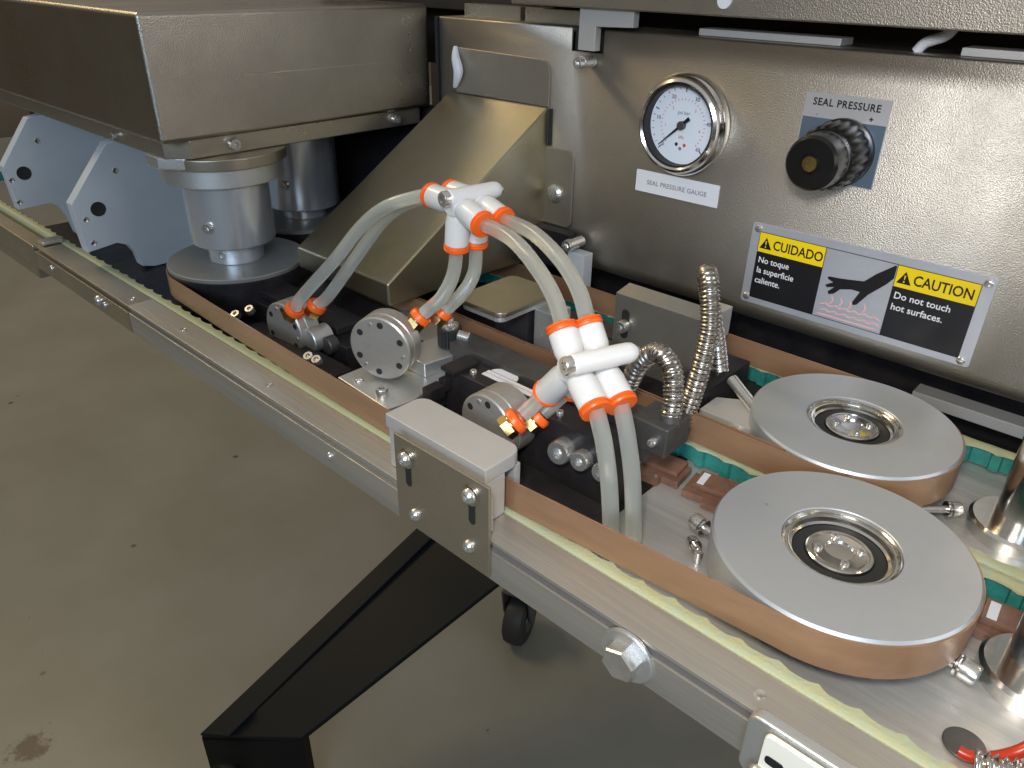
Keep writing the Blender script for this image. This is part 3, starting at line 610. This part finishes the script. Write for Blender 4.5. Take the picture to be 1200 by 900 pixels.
# valve cylinders
def valve(c, yaw, r, dep, lab, nudge=0):
    """c = centre of the front face; the axis runs back from it"""
    t = T('air_valve', lab, 'air cylinder', (c[0], c[1]+8, c[2]-r), 'round drilled air cylinders under the tubes')
    ax_ = V(math.sin(-yaw), math.cos(yaw), 0); u = V(math.cos(yaw), math.sin(yaw), 0); c = V(c)
    bm = BM(); lathe(bm, [(r-1, 0), (r, .8), (r, 5.2), (r-.7, 5.7), (r-.7, 6.3), (r, 6.8), (r, dep-1), (r-1, dep)], c, ax_, 64); b = t.add('body', bm, 'valve')
    for k in range(6):
        a = R(25+60*k); q = c+u*(r*.76*math.cos(a))+Z*(r*.76*math.sin(a))
        bm = BM(); lathe(bm, [(2.1, .0), (2.1, .14), (1.9, .16), (0, .1)], q, -ax_, 16)
        t.add('drilled_hole', bm, 'rubber')
        a = R(50+60*k); q = c+u*(r*.78*math.cos(a))+Z*(r*.78*math.sin(a))
        if k % 2: bm = BM(); lathe(bm, [(1.5, 0), (1.3, .6), (0, .8)], q, -ax_, 14); t.add('rivet', bm, 'bolt')
    return t
def port(t, at, d, s=1.):
    at = V(at); d = V(d).normalized()
    bm = BM(); lathe(bm, [(hexr(6.2*s), -9), (hexr(6.2*s), -4.5), (5.2*s, -4.3), (5.2*s, -3.5)], at, d, 24); t.add('brass_nut', bm, 'brass', ang=20)
    bm = BM(); lathe(bm, [(6*s, -3.6), (6.9*s, -3), (6.9*s, -.6), (6.2*s, .9), (5, 1.3), (4.9, -1)], at, d, 32); t.add('release_ring', bm, 'orange')
def dirto(a, b): return V(b)-V(a)
TB = dict(
A1=[(-353.3, 305.7, 114.8), (-376.4, 293.6, 105.5), (-392.1, 283.4, 91.0), (-406.9, 270.1, 67.5), (-428.9, 254.5, 38.4), (-436, 254, 29)],
A2=[(-346.8, 319.0, 114.8), (-371, 307.5, 106.5), (-387, 299, 94), (-400.5, 288, 72.5), (-418.5, 271, 39.5), (-430, 268, 29.5)],
B1=[(-322.9, 301.5, 87.1), (-315.7, 291.5, 76.4), (-314.7, 281.3, 65.4), (-319.6, 275.0, 58.1), (-323.5, 273.4, 54)],
B2=[(-319.7, 315.0, 86.9), (-312.5, 306.3, 75.5), (-313.1, 298.7, 65.2), (-319.3, 291.0, 54.7), (-322, 290, 51.6)],
C1=[(-293.0, 297.0, 110.7), (-264.6, 289.0, 110.3), (-237.2, 278.8, 102.9), (-219.8, 270.8, 95.4), (-207.7, 263.5, 86.9)],
C2=[(-291.7, 311.0, 111.0), (-262.2, 302.8, 111.5), (-234.3, 292.9, 105.6), (-215.5, 284.3, 97.3), (-203.3, 276.5, 87.8)],
D1=[(-219.5, 267.8, 43.2), (-224.5, 251.5, 32.3)],
D2=[(-214.3, 280.9, 43.2), (-221.5, 266.2, 29.5)],
E1=[(-174.7, 250.0, 58.4), (-168.1, 248.9, 43.9), (-162.0, 247.5, 23.0), (-157.4, 246.0, -2.1), (-156.5, 245.5, -13.4)],
E2=[(-169.8, 263.0, 57.7), (-164.2, 261.9, 44.4), (-157.8, 260.4, 23.4), (-152.3, 258.3, -5), (-151.8, 258.0, -13.4)])
tv = valve((-449, 250, 10), R(5), 20, 17, 'left drilled air cylinder beside the drive wheel')
port(tv, (-436, 254, 29), dirto((-436, 254, 29), (-414, 264, 58))); port(tv, (-430, 268, 29.5), dirto((-430, 268, 29.5), (-411, 280, 62)))
bm = BM(); cyl(bm, (-428, 256, 6), (-428, 272, 6), 9, ch=.6); tv.add('rod_guide', bm, 'alu')
bm = BM(); cyl(bm, (-416, 262, 4), (-416, 270, 4), 6.5, ch=.8); tv.add('end_cap', bm, 'dark')
tv = valve((-334, 247, 36), R(22), 20.5, 16, 'middle drilled air cylinder facing the camera on an aluminium bracket')
port(tv, (-324, 273, 53), dirto((-324, 273, 53), (-316.5, 283, 66))); port(tv, (-322.5, 290, 51), dirto((-322.5, 290, 51), (-314.5, 300, 66)), .85)
tv = valve((-244, 247, 20), R(0), 19.5, 20, 'right drilled air cylinder half hidden behind the clamp block')
port(tv, (-224.5, 251, 32), dirto((-236, 240, 20), (-219, 267, 43)), 1.08); port(tv, (-221.5, 266, 29), dirto((-233, 255, 17), (-215, 281, 43)), .95)

# aluminium bracket below the middle valve
t = T('valve_bracket', 'pale cast aluminium bracket carrying the middle air cylinder', 'bracket', (-335, 262, -13))
bm = BM(); prism(bm, [(-358, 231, 14), (-306, 228, 14), (-303, 246, 14), (-306, 262, 14), (-316, 300, 14), (-316, 313, 14), (-344, 313, 14), (-344, 262, 14), (-358, 250, 14)][::-1], (0, 0, -20)); t.add('foot', bm, 'alu', 1)
bm = BM(); prism(bm, [(-318, 268, 14.1), (-315, 290, 14.1), (-315, 308, 14.1), (-342, 308, 14.1), (-345, 268, 14.1)][::-1], (0, 0, 9.6)); t.add('rear_block', bm, 'alu', 1)
t.place('screw', S4, (-320, 236, 14), Z); t.place('screw', B3, (-344, 237, 14), Z)
t = T('knurled_knob', 'small black knurled knob with a steel screw beside the middle air cylinder', 'knob', (-330, 302, 24))
kn = lambda a: 7.6+.35*(1 if int(a/(2*PI)*48) % 2 else -1)
bm = BM(); lathe(bm, [(7, 0), (kn, .6), (kn, 12.4), (7, 13)], (-326, 297, 24.2), Z, 96); t.add('grip', bm, 'rubber', ang=15)
bm = BM(); lathe(bm, [(6, 0), (6, 1.6), (5.2, 2)], (-326, 297, 37.2), Z, 32); t.add('cap', bm, 'bolt'); t.place('screw', S3, (-326, 297, 39.2), Z)
bm = BM(); cyl(bm, (-318, 297, 34), (-311, 300, 33), 3.4, ch=.4); t.add('side_screw', bm, 'bolt')

# square cover plate
t = T('square_cover', 'rounded square steel cover plate between the two pairs of tubes', 'cover plate', (-318, 341, -13))
bm = BM(); prism(bm, [(x, y, 46) for x, y in rrect(-339, -296, 313, 370, 6)], (0, 0, 3.6)); t.add('cover_plate', bm, 'hood', .8)
bm = BM(); prism(bm, [(x, y, 41.5) for x, y in rrect(-336, -299, 316, 368, 5)], (0, 0, 4.4)); t.add('gasket', bm, 'alu', .4)
bm = BM(); box(bm, -332, -303, 345, 366, -13, 41.3); t.add('pedestal', bm, 'black', .8)
bm = BM(); box(bm, -300, -284, 349, 368, 6, 42); t.add('side_block', bm, 'alu', .8)

# ---------------------------------------------------------------- manifolds of white push fit unions
D1v, D2v = V(.162, .987, 0).normalized(), V(.371, .928, 0).normalized()
def manifold(c, D, ports, head, end, lab):
    t = T('tube_manifold', lab, 'tube manifold', c, 'white push fit manifolds joining the tubes')
    c = V(c)
    for k in (0, 1):
        o = D*14.2*k; bm = BM(); cc = c+o
        lathe(bm, [(5, -6.8), (6.8, -5.6), (6.8, 5.6), (5, 6.8)], cc, D, 32)
        for p in ports:
            q = V(p)+o; d = (q-cc); L = d.length; d.normalize()
            lathe(bm, [(5.6, 0), (6.4, L*.2), (7.35, L*.42), (7.4, L-2.9), (7, L-2.3)], cc, d, 36)
        b = t.add('union_body', bm, 'white')
        for p in ports:
            q = V(p)+o; d = (q-cc).normalized()
            bm = BM(); lathe(bm, [(6.6, -2.4), (7.7, -2), (8, -.9), (7.2, -.5), (7.2, .1), (7.9, .5), (7.6, 1.5), (5, 1.7)], q, d, 36); t.add('release_ring', bm, 'orange')
    h = V(head); e_ = h+D*end
    bm = BM(); lathe(bm, [(4.6, 1), (5.2, 2), (5.2, end-5), (4.8, end-2), (3.4, end)], h, D, 32); t.add('spacer_bar', bm, 'white')
    t.place('clamp_screw', S4, h+D*2.6, -D, scale=1.15)
    bm = BM(); lathe(bm, [(3, 0), (2.6, 1.6), (0, 1.8)], e_, D, 20); t.add('nut', bm, 'bolt')
    return t
manifold((-320.1, 301.1, 116), D1v, [(-348.6, 305.7, 115.1), (-322.9, 301.5, 89.3), (-295.8, 297.1, 110.5)], (-320.5, 292.0, 121.2), 38, 'upper white tube manifold with orange rings in front of the hood')
manifold((-195.5, 258.3, 70.5), D2v, [(-208.7, 263.5, 85.7), (-175.3, 250.1, 59.0), (-219.5, 267.8, 43.2)], (-189.2, 246.0, 78.7), 36, 'lower white tube manifold with orange rings beside the clamp block')
names = dict(A='outer arching tube from the upper manifold to the left air cylinder', B='tube dropping from the upper manifold to the middle air cylinder', C='tube linking the upper and lower manifolds', D='short tube from the lower manifold to the right air cylinder', E='tube hanging from the lower manifold down behind the front band')
for k, P in TB.items():
    P = [V(p) for p in P]
    P[0] = P[0]-(P[1]-P[0]).normalized()*1.5; 
    bm = BM(); pts = resample(smooth_path(P), 2.2); tube(bm, pts, 4.2, 20)
    lab = 'milky '+('near ' if k[1] == '1' else 'far ')+names[k[0]]
    solo('air_tube', bm, 'tube', lab, 'tube', P[-1], group='milky plastic air tubes', ang=60)

# braided hoses
def braid(lab, P, r):
    t = T('braided_hose', lab, 'braided hose', P[-1], 'braided steel hoses')
    bm = BM(); pts = resample(smooth_path(P), .5); tube(bm, pts, r, 20, rad=lambda s: r*(1+.085*math.sin(s*2*PI/2.2))); t.add('corrugated_sleeve', bm, 'hose', ang=60)
    d = (V(P[-1])-V(P[-2])).normalized(); bm = BM(); cyl(bm, V(P[-1])-d*2, V(P[-1])+d*4, r*1.1, ch=.4); t.add('ferrule', bm, 'dark')
braid('short arching braided hose entering the dark heater bar', [(-209, 322, 22), (-201.4, 318.0, 37.2), (-193.8, 314.2, 53.2), (-182.0, 310.6, 64.8), (-170.3, 306.7, 61.2), (-164.3, 301.6, 49.1), (-162.8, 299.0, 38)], 5.2)
braid('tall looping braided hose in front of the folded bracket', [(-190, 409, 4), (-192.9, 400.1, 33.8), (-194, 387.9, 60), (-192.5, 374, 84), (-188.5, 365.0, 91.5), (-182.6, 359.3, 85), (-176.8, 355.0, 65.6), (-175.9, 350.0, 43.9), (-177.0, 345.0, 20.5), (-177.4, 338, 8)], 5.4)

# ---------------------------------------------------------------- clamp block on the front rail
t = T('clamp_block', 'pale aluminium clamp block with a brown steel face plate on the front rail', 'clamp block', (-224, 215, -22))
bm = BM(); box(bm, -276, -203.5, 206, 219.4, .3, 24.8); t.add('front_block', bm, 'white_alu', .8)
cap = rrect(-277, -203, 205, 231.5, 7); bm = BM(); prism(bm, [(x, y, 25) for x, y in cap[0:12]]+[(-277, 205, 25), (-203, 205, 25)], (0, 0, 8.4)); t.add('top_cap', bm, 'white_alu', .9)
bm = BM(); box(bm, -274, -204, 226.8, 231, -2.6, 24.8); t.add('rear_plate', bm, 'white_alu', .7)
bm = BM(); box(bm, -262, -198, 199.8, 205.7, .3, 22); t.add('spacer', bm, 'alu', .5)
bm = BM(); box(bm, -260.5, -193, 197, 199, -21, 32.4); t.add('face_plate', bm, 'plate', .5)
for x, z in ((-250.5, 21.6), (-204.4, 23.1)):
    bm = BM(); prism(bm, [(q, 196.9, w) for q, w in rrect(x-1.6, x+2.6, z-17, z+3, 2.05)], (0, -.2, 0)); t.add('slot', bm, 'rubber')
    bm = BM(); lathe(bm, [(5.4, 0), (5.4, .9), (5, 1.1), (3, 1.1)], (x, 196.8, z), -Y, 28); t.add('washer', bm, 'chrome'); t.place('screw', B4, (x, 195.8, z), -Y, scale=.9)
for x, z in ((-246.2, -11.9), (-206.1, -8.9)): t.place('screw', B4, (x, 197, z), -Y, scale=.8)
# brown guides on the base plate
def guide(x, y, rot, lab, sc_=1.):
    t = T('band_guide', lab, 'band guide', (x, y, -14), 'brown guides on the base plate')
    m = Matrix.Rotation(rot, 3, 'Z')
    def q(a, b, c): v = m @ V(a*sc_, b*sc_, 0); return (x+v.x, y+v.y, c)
    bm = BM(); prism(bm, [q(a, b, -13.9) for a, b in ((-14, -7), (-4, -7), (-4, -10), (6, -10), (6, -6), (14, -6), (14, 9), (-14, 9))], (0, 0, 4.5)); t.add('base', bm, 'chip', .4)
    bm = BM(); prism(bm, [q(a, b, -9.3) for a, b in ((-11, -3), (12, -3), (12, 9), (-11, 9))], (0, 0, 3)); t.add('raised_pad', bm, 'chip', .5)
    bm = BM(); prism(bm, [q(a, b, -6.2) for a, b in ((-9.5, -2), (-6.5, -2), (-6.5, 7), (-9.5, 7))], (0, 0, .5)); t.add('white_tab', bm, 'label_white')
    bm = BM(); c = q(4, -7.5, -9.3); lathe(bm, [(1.2, 0), (1, .8), (0, .9)], c, Z, 12); t.add('pin', bm, 'bolt')
guide(-179, 319, R(6), 'left brown guide by the heater bar end', 1.25); guide(-140, 321, R(8), 'middle brown guide tucked against the nearer pulley', 1.25); guide(4, 323, R(4), 'right brown guide beside the steel post', 1.35)
# stand-off screws around the pulleys
def standoff(a, b, r, lab):
    t = T('adjusting_screw', lab, 'adjusting screw', (*a[:2], -14), 'small adjusting screws beside the pulleys')
    a = V(a); b = V(b); d = (b-a).normalized()
    bm = BM(); cyl(bm, a, b, r*.6, 20, .3); t.add('shank', bm, 'bolt'); t.place('head', S3, b, d, scale=r/2.6)
    bm = BM(); cyl(bm, b-d*2.4, b-d*.8, r*1.25, 24, .3); t.add('jam_nut', bm, 'chrome')
    bm = BM(); cyl(bm, (*a[:2], -13.9), (*a[:2], a.z-.2), r*.75, 16); t.add('stem', bm, 'bolt')
standoff((-119, 281, -4), (-129, 283, -3), 3.6, 'small steel screw on the plate left of the nearer pulley')
standoff((-122, 270, -7), (-127, 274, -8), 2.6, 'short steel stud below the screw left of the nearer pulley')
standoff((-56, 376, -5), (-43, 388, -5), 3.4, 'small steel screw between the farther pulley and the post')
standoff((-24, 283, -5), (-8, 281, -5), 4, 'small steel screw at the right of the nearer pulley')
# posts
def post(x, y, r, R_, lab):
    t = T('steel_post', lab, 'post', (x, y, -14), 'polished steel posts at the right edge')
    bm = BM(); lathe(bm, [(R_, 0), (R_, 6.4), (R_-1.6, 8), (r+.6, 8)], (x, y, -13.9), Z, 64); t.add('flange', bm, 'chrome')
    bm = BM(); cyl(bm, (x, y, -6.2), (x, y, 330), r, 64); t.add('rod', bm, 'chrome')
post(-14, 404, 12.5, 23, 'rear polished steel post on a round flange at the right edge'); post(15, 302, 12.5, 21, 'front polished steel post on a round flange at the right edge')
# red wire and corrugated hose in the corner
bm = BM(); tube(bm, resample(smooth_path([(36, 268, 10), (25, 262.6, 1.5), (18, 256, -7), (12, 250, -10), (6, 246, -11), (2, 245.5, -11.2)]), 1.2), 2.3, 16)
solo('red_wire', bm, 'wire', 'thick orange red wire curling onto the base plate at the lower right corner', 'wire', (5, 250, -13), ang=60)
t = T('corrugated_conduit', 'dark steel conduit at the lower right corner below the red wire', 'conduit', (20, 246, -13))
bm = BM(); pts = resample(smooth_path([(8, 241, -9), (20, 244, -6), (40, 250, 4)]), .6); tube(bm, pts, 5.5, 20, rad=lambda s: 5.6*(1+.12*math.sin(s*2*PI/3.2))); t.add('sleeve', bm, 'chrome', ang=60)
# cap bracket on the rail at the bottom edge
t = T('end_bracket', 'grey cast bracket with a cream slotted insert at the bottom right', 'bracket', (-20, 196, -25))
bm = BM(); prism(bm, [(x, 194, z) for x, z in rrect(-58, 60, -26, 5, 5)], (0, 6, 0)); t.add('casting', bm, 'alu', 1.2)
bm = BM(); prism(bm, [(x, 193.4, z) for x, z in rrect(-50, 58, -24, 3, 2.5)], (0, -2.2, 0)); t.add('insert', bm, 'cream', .6)
bm = BM(); prism(bm, [(x, 191.1, z) for x, z in rrect(-48, -41, -10, -6, 1.6)], (0, -.3, 0)); t.add('slot', bm, 'ink')
t.place('screw', B4, (-48, 191.2, -19), -Y, scale=1.15)
